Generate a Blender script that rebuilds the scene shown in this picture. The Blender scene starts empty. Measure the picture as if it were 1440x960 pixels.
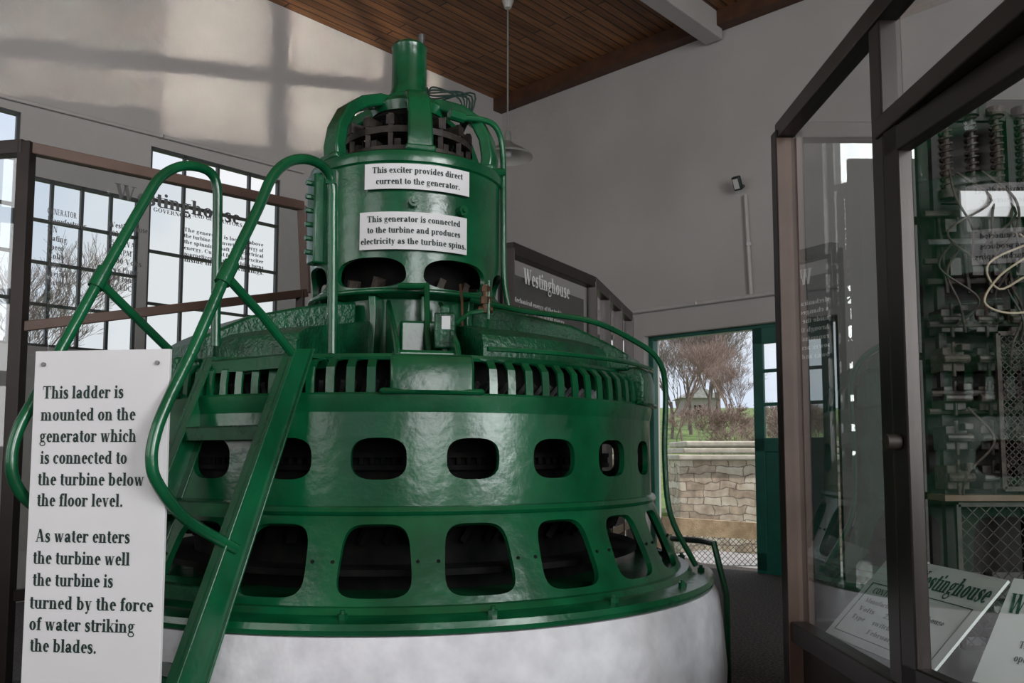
import bpy, bmesh, math, random
from mathutils import Vector as V, Matrix as M
random.seed(4)
sc=bpy.context.scene
sc.view_settings.view_transform='Standard'
sc.view_settings.look='None'
# ---------------------------------------------------------------- camera
EYE=1.7
pitch=math.atan(96/1200.0); cp,sp=math.cos(pitch),math.sin(pitch)
cd=bpy.data.cameras.new('camera'); cam=bpy.data.objects.new('camera',cd); sc.collection.objects.link(cam)
cd.lens=30.0; cd.sensor_width=36; cd.shift_y=64/1440; cam.location=(0,0,EYE); cam.rotation_euler=(math.pi/2+pitch,0,0); cd.clip_start=.05; cd.clip_end=500
sc.camera=cam
# surveying helpers: sight lines from the eye intersected with real planes of the building
def ray(u,v):
    x=(u-720)/1200; y=(544-v)/1200
    return V((x,cp-y*sp,sp+y*cp))
def atY(u,v,Y):
    r=ray(u,v); t=Y/r.y; return V((r.x*t,Y,EYE+r.z*t))
def onP(u,v,A,d):
    r=ray(u,v); n=(-d[1],d[0]); t=(A[0]*n[0]+A[1]*n[1])/(r.x*n[0]+r.y*n[1])
    return V((r.x*t,r.y*t,EYE+r.z*t))
# ---------------------------------------------------------------- materials
def mat(name,col,col2=None,rough=.5,metal=0.,scale=6.,bump=0.,bscale=40.,spec=.5,detail=4.,coat=0.):
    m=bpy.data.materials.new(name); m.use_nodes=True; nt=m.node_tree; b=nt.nodes['Principled BSDF']
    b.inputs['Base Color'].default_value=(*col,1); b.inputs['Roughness'].default_value=rough; b.inputs['Metallic'].default_value=metal
    b.inputs['Specular IOR Level'].default_value=spec; b.inputs['Coat Weight'].default_value=coat
    tc=nt.nodes.new('ShaderNodeTexCoord')
    if col2:
        n=nt.nodes.new('ShaderNodeTexNoise'); n.inputs['Scale'].default_value=scale; n.inputs['Detail'].default_value=detail
        r=nt.nodes.new('ShaderNodeValToRGB'); r.color_ramp.elements[0].position=.35; r.color_ramp.elements[1].position=.65
        r.color_ramp.elements[0].color=(*col,1); r.color_ramp.elements[1].color=(*col2,1)
        nt.links.new(tc.outputs['Object'],n.inputs['Vector']); nt.links.new(n.outputs['Fac'],r.inputs['Fac']); nt.links.new(r.outputs['Color'],b.inputs['Base Color'])
    if bump:
        n=nt.nodes.new('ShaderNodeTexNoise'); n.inputs['Scale'].default_value=bscale; n.inputs['Detail'].default_value=3
        u=nt.nodes.new('ShaderNodeBump'); u.inputs['Strength'].default_value=bump; u.inputs['Distance'].default_value=.02
        nt.links.new(tc.outputs['Object'],n.inputs['Vector']); nt.links.new(n.outputs['Fac'],u.inputs['Height']); nt.links.new(u.outputs['Normal'],b.inputs['Normal'])
    return m
GREEN=mat('green_enamel',(.0015,.058,.021),(.003,.105,.037),rough=.23,scale=3.5,bump=.12,bscale=16,spec=.7,detail=9)
GREENT=mat('green_cast',(.0015,.045,.018),(.004,.09,.034),rough=.34,scale=8,bump=.5,bscale=45,spec=.6)
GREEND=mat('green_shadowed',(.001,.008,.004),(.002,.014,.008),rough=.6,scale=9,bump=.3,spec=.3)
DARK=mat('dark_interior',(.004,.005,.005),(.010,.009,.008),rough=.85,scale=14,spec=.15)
RUST=mat('coil_brown',(.025,.015,.010),(.06,.045,.033),rough=.7,scale=20,bump=.5)
STEEL=mat('grey_steel',(.2,.2,.2),(.1,.1,.1),rough=.4,metal=.8,scale=20)
BLACKM=mat('blackened_metal',(.016,.013,.010),(.045,.035,.028),rough=.55,metal=.2,scale=18)
BRONZE=mat('bronze_fitting',(.11,.06,.03),(.07,.04,.022),rough=.45,metal=.5,scale=30)
FRAME=mat('bronze_anodised',(.022,.016,.014),(.032,.023,.02),rough=.35,metal=.4,scale=3)
FRAMEB=mat('brown_anodised',(.11,.065,.05),(.15,.09,.07),rough=.45,scale=3)
PLASTER=mat('plaster_wall',(.385,.365,.35),(.445,.425,.41),rough=.85,scale=.5,bump=.3,bscale=9,spec=.2)
WHITEC=mat('painted_concrete',(.6,.59,.62),(.72,.71,.74),rough=.75,scale=9,bump=1.0,bscale=6,spec=.3,detail=8)
FLOORM=mat('dark_floor',(.03,.028,.028),(.13,.125,.125),rough=.9,scale=45,bump=.5,bscale=90,spec=.15,detail=8)
SIGNW=mat('sign_white',(.66,.65,.66),(.7,.69,.7),rough=.5,scale=2)
SIGNP=mat('placard_paper',(.56,.6,.58),(.62,.65,.63),rough=.6,scale=2)
INK=mat('black_ink',(.004,.024,.018),rough=.6)
GINK=mat('green_ink',(.01,.06,.04),rough=.6)
GREYINK=mat('grey_ink',(.085,.085,.088),rough=.6)
WINK=mat('white_ink',(.8,.82,.8),rough=.6)
WHITEP=mat('white_enamel',(.55,.54,.5),rough=.35)
HOUSEM=mat('house_siding',(.3,.27,.25),(.36,.33,.3),rough=.8)
SHADE=mat('grey_enamel_shade',(.2,.21,.19),(.26,.26,.24),rough=.35)
CONDUIT=mat('painted_conduit',(.48,.46,.44),(.44,.42,.40),rough=.6,scale=4)
CREAM=mat('cotton_rope',(.42,.35,.25),rough=.8)
GRASS=mat('grass',(.07,.12,.03),(.15,.22,.06),rough=.9,scale=1.2)
BARK=mat('bare_bark',(.14,.105,.095),(.21,.17,.155),rough=.9,scale=3)
TWIG=mat('reddish_twigs',(.24,.165,.15),(.32,.24,.22),rough=.9,scale=3)
DOORG=mat('teal_door_paint',(.002,.065,.045),(.004,.09,.062),rough=.4,scale=4)
WOODR=mat('weathered_timber',(.40,.29,.18),(.56,.43,.28),rough=.8,scale=8,bump=.3)
WOODB=mat('brown_shelf_wood',(.09,.05,.028),(.13,.08,.045),rough=.7,scale=8)
SLAB=mat('grey_concrete',(.3,.3,.31),(.42,.41,.42),rough=.8,scale=3,bump=.3)
CAPM=mat('pale_capstone',(.5,.46,.4),(.64,.6,.54),rough=.9,scale=5,bump=.4,bscale=10)
MUNTIN=mat('window_bar',(.01,.02,.018),rough=.5)
BOARDM=mat('slate_board',(.008,.007,.006),(.02,.016,.013),rough=.6,scale=6,spec=.3)
WBAR=mat('window_bar_grey',(.05,.055,.055),rough=.5)
DSHEET=mat('dark_pane_sheet',(.03,.03,.032),(.05,.05,.052),rough=.6)
def glass(name,tint=(.93,.96,.97),refl=1.0):
    m=bpy.data.materials.new(name); m.use_nodes=True; nt=m.node_tree; nt.nodes.clear()
    o=nt.nodes.new('ShaderNodeOutputMaterial'); mx=nt.nodes.new('ShaderNodeMixShader'); t=nt.nodes.new('ShaderNodeBsdfTransparent'); g=nt.nodes.new('ShaderNodeBsdfGlossy')
    ge=nt.nodes.new('ShaderNodeNewGeometry'); dt_=nt.nodes.new('ShaderNodeVectorMath'); dt_.operation='DOT_PRODUCT'
    def mth(op,a,b=None):
        n=nt.nodes.new('ShaderNodeMath'); n.operation=op
        for i,q in enumerate((a,b)):
            if q is None: continue
            if isinstance(q,(int,float)): n.inputs[i].default_value=q
            else: nt.links.new(q,n.inputs[i])
        return n
    nt.links.new(ge.outputs['Normal'],dt_.inputs[0]); nt.links.new(ge.outputs['Incoming'],dt_.inputs[1])
    a=mth('ABSOLUTE',dt_.outputs['Value']); b=mth('SUBTRACT',1.0,a.outputs[0]); c=mth('POWER',b.outputs[0],4.5); d=mth('MULTIPLY',c.outputs[0],.92); e=mth('ADD',d.outputs[0],.05); f=mth('MULTIPLY',e.outputs[0],refl); f.use_clamp=True
    t.inputs['Color'].default_value=(*tint,1); g.inputs['Roughness'].default_value=.01; g.inputs['Color'].default_value=(1,1,1,1)
    nt.links.new(f.outputs[0],mx.inputs[0]); nt.links.new(t.outputs[0],mx.inputs[1]); nt.links.new(g.outputs[0],mx.inputs[2]); nt.links.new(mx.outputs[0],o.inputs['Surface'])
    return m
GLASS=glass('case_glass',(.88,.91,.91),1.7)
GLASSD=glass('door_glass',(.84,.87,.86),1.9)
GLASST=glass('tinted_case_glass',(.74,.78,.78),2.2)
WGLASS=glass('window_glass',(.97,.98,.99),.7)
def plankmat():
    m=bpy.data.materials.new('ceiling_planks'); m.use_nodes=True; nt=m.node_tree; b=nt.nodes['Principled BSDF']
    tc=nt.nodes.new('ShaderNodeTexCoord'); mp=nt.nodes.new('ShaderNodeMapping'); mp.inputs['Rotation'].default_value=(0,0,math.pi/2)
    br=nt.nodes.new('ShaderNodeTexBrick'); br.inputs['Scale'].default_value=1; br.inputs['Brick Width'].default_value=3.2; br.inputs['Row Height'].default_value=.16
    br.inputs['Mortar Size'].default_value=.012; br.inputs['Color1'].default_value=(.27,.125,.048,1); br.inputs['Color2'].default_value=(.16,.07,.028,1); br.inputs['Mortar'].default_value=(.02,.009,.004,1)
    nz=nt.nodes.new('ShaderNodeTexNoise'); nz.inputs['Scale'].default_value=3; nz.inputs['Detail'].default_value=8
    mp2=nt.nodes.new('ShaderNodeMapping'); mp2.inputs['Scale'].default_value=(8,.6,1)
    mx=nt.nodes.new('ShaderNodeMixRGB'); mx.blend_type='MULTIPLY'; mx.inputs[0].default_value=.7
    nt.links.new(tc.outputs['Object'],mp.inputs[0]); nt.links.new(mp.outputs[0],br.inputs['Vector'])
    nt.links.new(tc.outputs['Object'],mp2.inputs[0]); nt.links.new(mp2.outputs[0],nz.inputs['Vector'])
    rr=nt.nodes.new('ShaderNodeValToRGB'); rr.color_ramp.elements[0].position=.3; rr.color_ramp.elements[0].color=(.35,.3,.28,1); rr.color_ramp.elements[1].position=.7; rr.color_ramp.elements[1].color=(1.4,1.3,1.2,1)
    nt.links.new(nz.outputs['Fac'],rr.inputs[0]); nt.links.new(br.outputs['Color'],mx.inputs[1]); nt.links.new(rr.outputs[0],mx.inputs[2]); nt.links.new(mx.outputs[0],b.inputs['Base Color'])
    b.inputs['Roughness'].default_value=.55
    return m
PLANK=plankmat()
DWOOD=mat('dark_stained_wood',(.055,.022,.011),(.085,.035,.016),rough=.6,scale=4)
def stonemat():
    m=bpy.data.materials.new('sandstone_blocks'); m.use_nodes=True; nt=m.node_tree; b=nt.nodes['Principled BSDF']
    tc=nt.nodes.new('ShaderNodeTexCoord'); mp=nt.nodes.new('ShaderNodeMapping'); mp.inputs['Rotation'].default_value=(math.pi/2,0,0)
    nw=nt.nodes.new('ShaderNodeTexNoise'); nw.inputs['Scale'].default_value=2.2; nw.inputs['Detail'].default_value=5
    va=nt.nodes.new('ShaderNodeVectorMath'); va.operation='MULTIPLY_ADD'; va.inputs[1].default_value=(.28,.28,.28)
    br=nt.nodes.new('ShaderNodeTexBrick'); br.inputs['Scale'].default_value=1; br.inputs['Brick Width'].default_value=.32; br.inputs['Row Height'].default_value=.15; br.squash=1.6; br.squash_frequency=3
    br.inputs['Mortar Size'].default_value=.009; br.inputs['Color1'].default_value=(.46,.36,.29,1); br.inputs['Color2'].default_value=(.74,.66,.58,1); br.inputs['Mortar'].default_value=(.28,.23,.2,1)
    nz=nt.nodes.new('ShaderNodeTexNoise'); nz.inputs['Scale'].default_value=5; nz.inputs['Detail'].default_value=10
    mx=nt.nodes.new('ShaderNodeMixRGB'); mx.blend_type='OVERLAY'; mx.inputs[0].default_value=1.0
    bu=nt.nodes.new('ShaderNodeBump'); bu.inputs['Strength'].default_value=1; bu.inputs['Distance'].default_value=.1
    nt.links.new(tc.outputs['Object'],mp.inputs[0]); nt.links.new(mp.outputs[0],va.inputs[2]); nt.links.new(tc.outputs['Object'],nw.inputs['Vector']); nt.links.new(nw.outputs['Color'],va.inputs[0]); nt.links.new(va.outputs[0],br.inputs['Vector']); nt.links.new(tc.outputs['Object'],nz.inputs['Vector'])
    nt.links.new(br.outputs['Color'],mx.inputs[1]); nt.links.new(nz.outputs['Fac'],mx.inputs[2]); nt.links.new(mx.outputs[0],b.inputs['Base Color']); nt.links.new(br.outputs['Color'],bu.inputs['Height']); nt.links.new(bu.outputs[0],b.inputs['Normal'])
    b.inputs['Roughness'].default_value=.9
    return m
STONE=stonemat()
# ---------------------------------------------------------------- bold serif lettering
def _rect(a,b,c,d): return [[(a,b),(c,b),(c,d),(a,d)]]
def _dg(x0,y0,x1,y1,t): return [[(x0-t/2,y0),(x0+t/2,y0),(x1+t/2,y1),(x1-t/2,y1)]]
def _stem(x,a,b,lo=3,hi=0,t=.165):
    r=_rect(x-t/2,a,x+t/2,b)
    for m,y,y2 in ((lo,a,a+.045),(hi,b-.045,b)):
        if m: r+=_rect(x-t/2-(.06 if m&1 else 0),y,x+t/2+(.06 if m&2 else 0),y2)
    return r
def _arc(cx,cy,rx,ry,a0,a1,t=.17,th=.06):
    n=max(6,int(abs(a1-a0)/18)); r=[]; P=[]
    for i in range(n+1):
        a=math.radians(a0+(a1-a0)*i/n); P.append(((cx+rx*math.cos(a),cy+ry*math.sin(a)),(cx+(rx-t)*math.cos(a),cy+(ry-th)*math.sin(a))))
    for i in range(n): r.append([P[i][0],P[i+1][0],P[i+1][1],P[i][1]])
    return r
def _ball(x,y,q): return [[(x+q*math.cos(i*math.pi/5),y+q*math.sin(i*math.pi/5)) for i in range(10)]]
def _path(p,ts):
    P=[]; Q=[p[0]]+list(p)+[p[-1]]; T=[ts[0]]+list(ts)+[ts[-1]]
    for i in range(1,len(Q)-2):
        for k in range(4):
            t=k/4; c=[]
            for d in (0,1):
                a,b,e,f=Q[i-1][d],Q[i][d],Q[i+1][d],Q[i+2][d]
                c.append(.5*(2*b+(e-a)*t+(2*a-5*b+4*e-f)*t*t+(3*b-a-3*e+f)*t**3))
            P.append((c[0],c[1],T[i]*(1-t)+T[i+1]*t))
    P.append((p[-1][0],p[-1][1],ts[-1])); L=[]
    for i,(x,y,t) in enumerate(P):
        a=P[max(i-1,0)]; b=P[min(i+1,len(P)-1)]; dx,dy=b[0]-a[0],b[1]-a[1]; l=math.hypot(dx,dy) or 1; nx,ny=-dy/l*t/2,dx/l*t/2
        L.append(((x+nx,y+ny),(x-nx,y-ny)))
    return [[L[i][0],L[i+1][0],L[i+1][1],L[i][1]] for i in range(len(L)-1)]
R_,D_,S_,A_,B_,P_=_rect,_dg,_stem,_arc,_ball,_path
sS=[.05,.07,.09,.13,.17,.17,.13,.09,.07,.05]
F={
'a':(.50,A_(.20,.13,.17,.145,20,340)+S_(.35,.03,.34,0)+A_(.24,.32,.18,.15,0,150)+B_(.11,.35,.055)+R_(.35,0,.48,.045)),
'b':(.55,S_(.14,0,.68,0,1)+A_(.28,.23,.23,.24,-128,128)),
'c':(.45,A_(.25,.23,.22,.24,50,310)+B_(.37,.35,.06)),
'd':(.56,A_(.26,.23,.22,.24,55,305)+S_(.40,0,.68,2,1)),
'e':(.46,A_(.25,.23,.21,.24,0,315)+R_(.1,.235,.46,.28)),
'f':(.33,S_(.16,0,.55,3)+A_(.27,.53,.18,.155,60,180,.14)+B_(.31,.61,.055)+R_(.02,.42,.31,.465)),
'g':(.50,A_(.23,.31,.18,.16,0,360,.13)+A_(.25,-.08,.22,.13,0,360,.07,.05)+R_(.12,.015,.38,.09)+R_(.34,.41,.5,.46)+R_(.09,.05,.2,.17)),
'h':(.57,S_(.14,0,.68,3,1)+A_(.31,.28,.17,.19,0,130,.14)+S_(.41,0,.29)),
'i':(.29,S_(.145,0,.46,3,1)+B_(.145,.6,.08)),
'j':(.29,S_(.145,-.12,.46,0,1)+B_(.145,.6,.08)+B_(.06,-.15,.06)),
'k':(.57,S_(.14,0,.68,3,1)+D_(.22,.2,.44,.44,.06)+D_(.27,.28,.47,0,.15)+R_(.34,.425,.55,.46)+R_(.32,0,.57,.035)),
'l':(.29,S_(.145,0,.68,3,1)),
'm':(.85,S_(.14,0,.46,3,1)+A_(.3,.28,.17,.19,0,130,.14)+S_(.4,0,.29)+A_(.57,.28,.17,.19,0,130,.14)+S_(.67,0,.29)),
'n':(.57,S_(.14,0,.46,3,1)+A_(.31,.28,.17,.19,0,130,.14)+S_(.41,0,.29)),
'o':(.51,A_(.255,.23,.23,.24,0,360)),
'p':(.56,S_(.14,-.2,.46,3,1)+A_(.29,.23,.23,.24,-128,128)),
'q':(.56,A_(.26,.23,.22,.24,55,305)+S_(.40,-.2,.46)),
'r':(.44,S_(.14,0,.46,3,1)+A_(.32,.3,.17,.16,60,160,.08,.06)+B_(.37,.385,.065)),
's':(.40,P_([(.34,.33),(.30,.42),(.20,.44),(.10,.37),(.15,.28),(.27,.20),(.32,.11),(.22,.02),(.11,.03),(.06,.13)],sS)+R_(.31,.31,.34,.46)+R_(.05,0,.08,.15)),
't':(.33,S_(.165,.08,.6,0)+R_(.02,.42,.31,.465)+A_(.26,.1,.165,.115,180,310,.14)),
'u':(.57,S_(.14,.14,.46,0,1)+A_(.27,.15,.2,.165,180,310,.14)+S_(.42,0,.46,2,1)),
'v':(.50,D_(.13,.46,.26,0,.15)+D_(.40,.46,.27,0,.055)+R_(.01,.43,.24,.46)+R_(.32,.43,.5,.46)),
'w':(.74,D_(.12,.46,.24,0,.14)+D_(.36,.46,.25,0,.055)+D_(.37,.46,.49,0,.14)+D_(.63,.46,.5,0,.055)+R_(.01,.43,.24,.46)+R_(.28,.43,.46,.46)+R_(.55,.43,.73,.46)),
'x':(.50,D_(.14,.46,.37,0,.16)+D_(.40,.46,.11,0,.055)+R_(.02,.43,.26,.46)+R_(.32,.43,.49,.46)+R_(.02,0,.2,.035)+R_(.25,0,.49,.035)),
'y':(.50,D_(.13,.46,.27,0,.15)+D_(.40,.46,.19,-.17,.055)+B_(.13,-.15,.06)+R_(.01,.43,.24,.46)+R_(.32,.43,.5,.46)),
'z':(.44,R_(.05,.41,.4,.46)+R_(.04,0,.41,.05)+D_(.32,.44,.13,.02,.15)+R_(.05,.33,.08,.46)+R_(.38,0,.41,.14)),
'A':(.70,D_(.35,.68,.56,0,.17)+D_(.33,.68,.13,0,.055)+R_(.19,.2,.5,.245)+R_(.02,0,.24,.035)+R_(.42,0,.7,.035)),
'B':(.65,S_(.17,0,.68,1,1,.16)+A_(.33,.515,.22,.165,-90,90)+A_(.34,.19,.26,.19,-90,90)+R_(.17,.635,.34,.68)+R_(.17,.34,.34,.385)+R_(.17,0,.35,.045)),
'C':(.69,A_(.37,.34,.33,.35,42,318,.17)+R_(.59,.45,.63,.68)),
'D':(.72,S_(.17,0,.68,1,1,.16)+A_(.33,.34,.35,.34,-90,90,.17)+R_(.17,.635,.34,.68)+R_(.17,0,.34,.045)),
'E':(.64,S_(.17,0,.68,1,1,.16)+R_(.17,.635,.57,.68)+R_(.17,.32,.42,.365)+R_(.17,0,.59,.045)+R_(.53,.5,.57,.68)+R_(.55,0,.59,.19)+R_(.4,.24,.43,.45)),
'F':(.60,S_(.17,0,.68,3,1,.16)+R_(.17,.635,.56,.68)+R_(.17,.32,.42,.365)+R_(.52,.5,.56,.68)+R_(.4,.24,.43,.45)),
'G':(.75,A_(.37,.34,.33,.35,42,318,.17)+R_(.59,.45,.63,.68)+S_(.6,.04,.3,0,3)),
'H':(.76,S_(.16,0,.68,3,3)+S_(.6,0,.68,3,3)+R_(.16,.32,.6,.365)),
'I':(.38,S_(.19,0,.68,3,3,.16)),
'K':(.76,S_(.17,0,.68,3,3,.16)+D_(.28,.3,.56,.66,.06)+D_(.34,.38,.6,0,.17)+R_(.45,.645,.7,.68)+R_(.44,0,.75,.035)),
'L':(.64,S_(.17,0,.68,1,3,.16)+R_(.17,0,.59,.045)+R_(.55,0,.59,.2)),
'M':(.92,S_(.12,0,.68,3,1,.05)+D_(.18,.68,.44,.05,.17)+D_(.72,.68,.46,.05,.06)+S_(.76,0,.68,3,2,.15)),
'N':(.72,S_(.12,0,.68,3,1,.05)+D_(.17,.68,.58,0,.18)+S_(.6,.0,.68,0,3,.05)),
'O':(.76,A_(.38,.34,.34,.35,0,360,.17)),
'P':(.62,S_(.17,0,.68,3,1,.16)+A_(.33,.49,.25,.19,-90,90)+R_(.17,.635,.34,.68)+R_(.17,.3,.34,.345)),
'R':(.72,S_(.17,0,.68,3,1,.16)+A_(.33,.5,.24,.18,-90,90)+R_(.17,.635,.34,.68)+R_(.17,.32,.34,.365)+D_(.36,.34,.59,0,.17)+R_(.5,0,.71,.035)),
'S':(.56,P_([(.46,.5),(.41,.63),(.27,.66),(.13,.56),(.18,.44),(.36,.31),(.45,.18),(.32,.03),(.16,.04),(.08,.19)],[.05,.06,.08,.14,.18,.18,.14,.08,.06,.05])+R_(.43,.46,.47,.68)+R_(.07,0,.11,.22)),
'T':(.66,S_(.33,0,.68,3,0,.17)+R_(.04,.625,.62,.68)+R_(.04,.48,.08,.68)+R_(.58,.48,.62,.68)),
'U':(.72,S_(.18,.2,.68,0,3,.16)+A_(.36,.24,.26,.25,180,360,.13,.06)+S_(.6,.2,.68,0,3,.05)),
'V':(.70,D_(.16,.68,.36,0,.17)+D_(.57,.68,.37,0,.06)+R_(.02,.645,.3,.68)+R_(.46,.645,.68,.68)),
'W':(.98,D_(.15,.68,.32,0,.17)+D_(.49,.68,.34,0,.06)+D_(.49,.68,.65,0,.17)+D_(.85,.68,.67,0,.06)+R_(.01,.645,.29,.68)+R_(.36,.645,.61,.68)+R_(.74,.645,.96,.68)),
'X':(.70,D_(.18,.68,.52,0,.18)+D_(.53,.68,.15,0,.06)+R_(.04,.645,.3,.68)+R_(.44,.645,.66,.68)+R_(.04,0,.26,.035)+R_(.4,0,.68,.035)),
'0':(.5,A_(.25,.34,.21,.34,0,360)),'1':(.5,S_(.26,0,.67,3,1)),
'2':(.5,P_([(.07,.5),(.13,.63),(.28,.65),(.37,.5),(.26,.27),(.08,.06)],[.06,.09,.1,.14,.09,.05])+R_(.04,0,.45,.1)),
'3':(.5,P_([(.07,.56),(.2,.65),(.35,.55),(.3,.42),(.19,.37),(.33,.31),(.38,.16),(.24,.03),(.07,.06)],[.05,.06,.12,.1,.05,.1,.14,.08,.08])),
'4':(.5,S_(.35,0,.67,0,0)+D_(.33,.67,.06,.2,.05)+R_(.03,.16,.48,.23)),
'5':(.5,R_(.12,.57,.44,.67)+D_(.14,.64,.1,.36,.04)+P_([(.1,.38),(.27,.39),(.38,.22),(.26,.05),(.07,.06)],[.05,.09,.14,.09,.08])),
'6':(.5,A_(.26,.21,.2,.22,0,360,.14)+P_([(.1,.22),(.16,.48),(.42,.66)],[.13,.13,.03])),
'7':(.5,R_(.05,.56,.46,.67)+D_(.42,.6,.2,0,.1)),
'8':(.5,A_(.25,.18,.21,.19,0,360,.14)+A_(.25,.5,.18,.17,0,360,.12)),
'9':(.5,A_(.25,.45,.2,.22,0,360,.14)+P_([(.38,.44),(.33,.18),(.08,.01)],[.13,.13,.03])),
'.':(.26,B_(.13,.06,.075)),',':(.26,B_(.13,.06,.07)+D_(.15,.04,.08,-.12,.05)),"/":(.35,D_(.05,0,.3,.68,.05)),' ':(.25,[])}
# ---------------------------------------------------------------- mesh builder
def catmull(P,n=6):
    P=[V(p) for p in P]
    if len(P)<3: return P
    out=[]; Q=[2*P[0]-P[1]]+P+[2*P[-1]-P[-2]]
    for i in range(1,len(Q)-2):
        a,b,c,d=Q[i-1:i+3]
        for k in range(n):
            t=k/n
            out.append(.5*((2*b)+(c-a)*t+(2*a-5*b+4*c-d)*t*t+(3*b-a-3*c+d)*t**3))
    out.append(P[-1]); return out
class MB:
    def __init__(s): s.v=[]; s.f=[]
    def add(s,vs,fs):
        o=len(s.v); s.v+= [V(x) for x in vs]; s.f+=[tuple(o+i for i in f) for f in fs]; return s
    def box(s,c,d,R=None):
        hx,hy,hz=d[0]/2,d[1]/2,d[2]/2; c=V(c)
        vs=[V((x,y,z)) for z in(-hz,hz) for y in(-hy,hy) for x in(-hx,hx)]
        if R is not None: vs=[R@v for v in vs]
        return s.add([c+v for v in vs],[(0,2,3,1),(4,5,7,6),(0,1,5,4),(2,6,7,3),(0,4,6,2),(1,3,7,5)])
    def bar(s,a,b,w,h,up=(0,0,1)):
        a,b=V(a),V(b); x=(b-a); L=x.length; x.normalize(); up=V(up)
        if abs(x.dot(up.normalized()))>.99: up=V((0,1,0)) if abs(x.z)>.9 else V((0,0,1))
        y=up.cross(x).normalized(); z=x.cross(y)
        R=M((x,y,z)).transposed()
        return s.box((a+b)/2,(L,w,h),R)
    def prism(s,poly,off):
        off=V(off); n=len(poly); P=[V(p) for p in poly]
        return s.add(P+[p+off for p in P],[tuple(range(n))[::-1],tuple(range(n,2*n))]+[(i,(i+1)%n,n+(i+1)%n,n+i) for i in range(n)])
    def cyl(s,a,b,r0,r1=None,n=16):
        r1=r0 if r1 is None else r1
        return s.tube([a,b],r0,n,r1)
    def tube(s,P,r,n=10,r1=None,smooth=False,closed=False):
        P=catmull(P) if smooth else [V(p) for p in P]
        m=len(P); T=[]
        for i in range(m):
            t=(P[min(i+1,m-1)]-P[max(i-1,0)]); T.append(t.normalized() if t.length>0 else V((0,0,1)))
        u=T[0].orthogonal().normalized(); vs=[]
        for i in range(m):
            u=(u-T[i]*u.dot(T[i])).normalized(); w=T[i].cross(u)
            rr=r if r1 is None else r+(r1-r)*i/(m-1)
            for k in range(n):
                a=2*math.pi*k/n; vs.append(P[i]+u*math.cos(a)*rr+w*math.sin(a)*rr)
        fs=[]
        for i in range(m-1):
            for k in range(n): fs.append((i*n+k,i*n+(k+1)%n,(i+1)*n+(k+1)%n,(i+1)*n+k))
        fs.append(tuple(range(n))[::-1]); fs.append(tuple((m-1)*n+k for k in range(n)))
        return s.add(vs,fs)
    def rev(s,prof,c,seg=96,f=None,p0=0,p1=360,closed=False,caps=False):
        full=abs(p1-p0)>=360; n=seg if full else seg+1; vs=[]
        for i in range(n):
            ph=p0+(p1-p0)*i/seg
            for (R,z) in prof: vs.append(c(ph,R,z))
        m=len(prof); fs=[]
        for i in range(seg):
            j=(i+1)%n
            for k in range(m-1 if not closed else m):
                l=(k+1)%m; fs.append((i*m+k,j*m+k,j*m+l,i*m+l))
        if not full and (caps or closed):
            fs.append(tuple(range(m))); fs.append(tuple((n-1)*m+k for k in range(m))[::-1])
        return s.add(vs,fs)
    def text(s,body,f,h,x0,y0,width=None,align='L',bold=0):
        x=0; polys=[]
        for ch in body:
            w,ps=F.get(ch,F['o']); polys+=[[(x+a,b) for a,b in p] for p in ps]; x+=w
        if not polys: return s
        sy=h/.68; lo=min(a for p in polys for a,_ in p); hi=max(a for p in polys for a,_ in p)
        sx=sy if width is None else width/(hi-lo); W=(hi-lo)*sx; ox=x0-{'L':0,'C':W/2,'R':W}[align]
        for p in polys: s.add([f(ox+(a-lo)*sx,y0+b*sy) for a,b in p],[tuple(range(len(p)))])
        return s
    def done(s,name,m,parent=None,smooth=True,bev=0,solid=0,flip=True,merge=False,mtx=None):
        me=bpy.data.meshes.new(name); me.from_pydata([tuple(v) for v in s.v],[],s.f)
        bm=bmesh.new(); bm.from_mesh(me)
        if merge: bmesh.ops.remove_doubles(bm,verts=bm.verts,dist=.0006)
        if flip: bmesh.ops.recalc_face_normals(bm,faces=bm.faces)
        bm.to_mesh(me); bm.free()
        o=bpy.data.objects.new(name,me); sc.collection.objects.link(o)
        if solid:
            q=o.modifiers.new('s','SOLIDIFY'); q.thickness=solid; q.offset=-1
            dg=bpy.context.evaluated_depsgraph_get(); dg.update(); me2=bpy.data.meshes.new_from_object(o.evaluated_get(dg)); o.modifiers.clear(); o.data=me2; bpy.data.meshes.remove(me); me=me2; me.name=name
        if smooth: me.shade_smooth(); me.set_sharp_from_angle(angle=math.radians(35))
        me.materials.clear(); me.materials.append(m)
        if mtx is not None: o.matrix_world=mtx
        if bev:
            q=o.modifiers.new('b','BEVEL'); q.width=bev; q.segments=2; q.limit_method='ANGLE'; q.angle_limit=math.radians(50)
        if parent is not None:
            o.parent=parent; o.matrix_parent_inverse=parent_inv(parent)
        return o
def wm(o):
    m=o.matrix_basis
    return (wm(o.parent)@o.matrix_parent_inverse@m) if o.parent else m.copy()
def parent_inv(p): return wm(p).inverted()
def thing(name,label,cat,loc=(0,0,0),group=None):
    e=bpy.data.objects.new(name,None); e.empty_display_size=.2; e.location=loc; sc.collection.objects.link(e)
    e['label']=label; e['category']=cat
    if group: e['group']=group
    return e
def struct(o): o['kind']='structure'; return o
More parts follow.
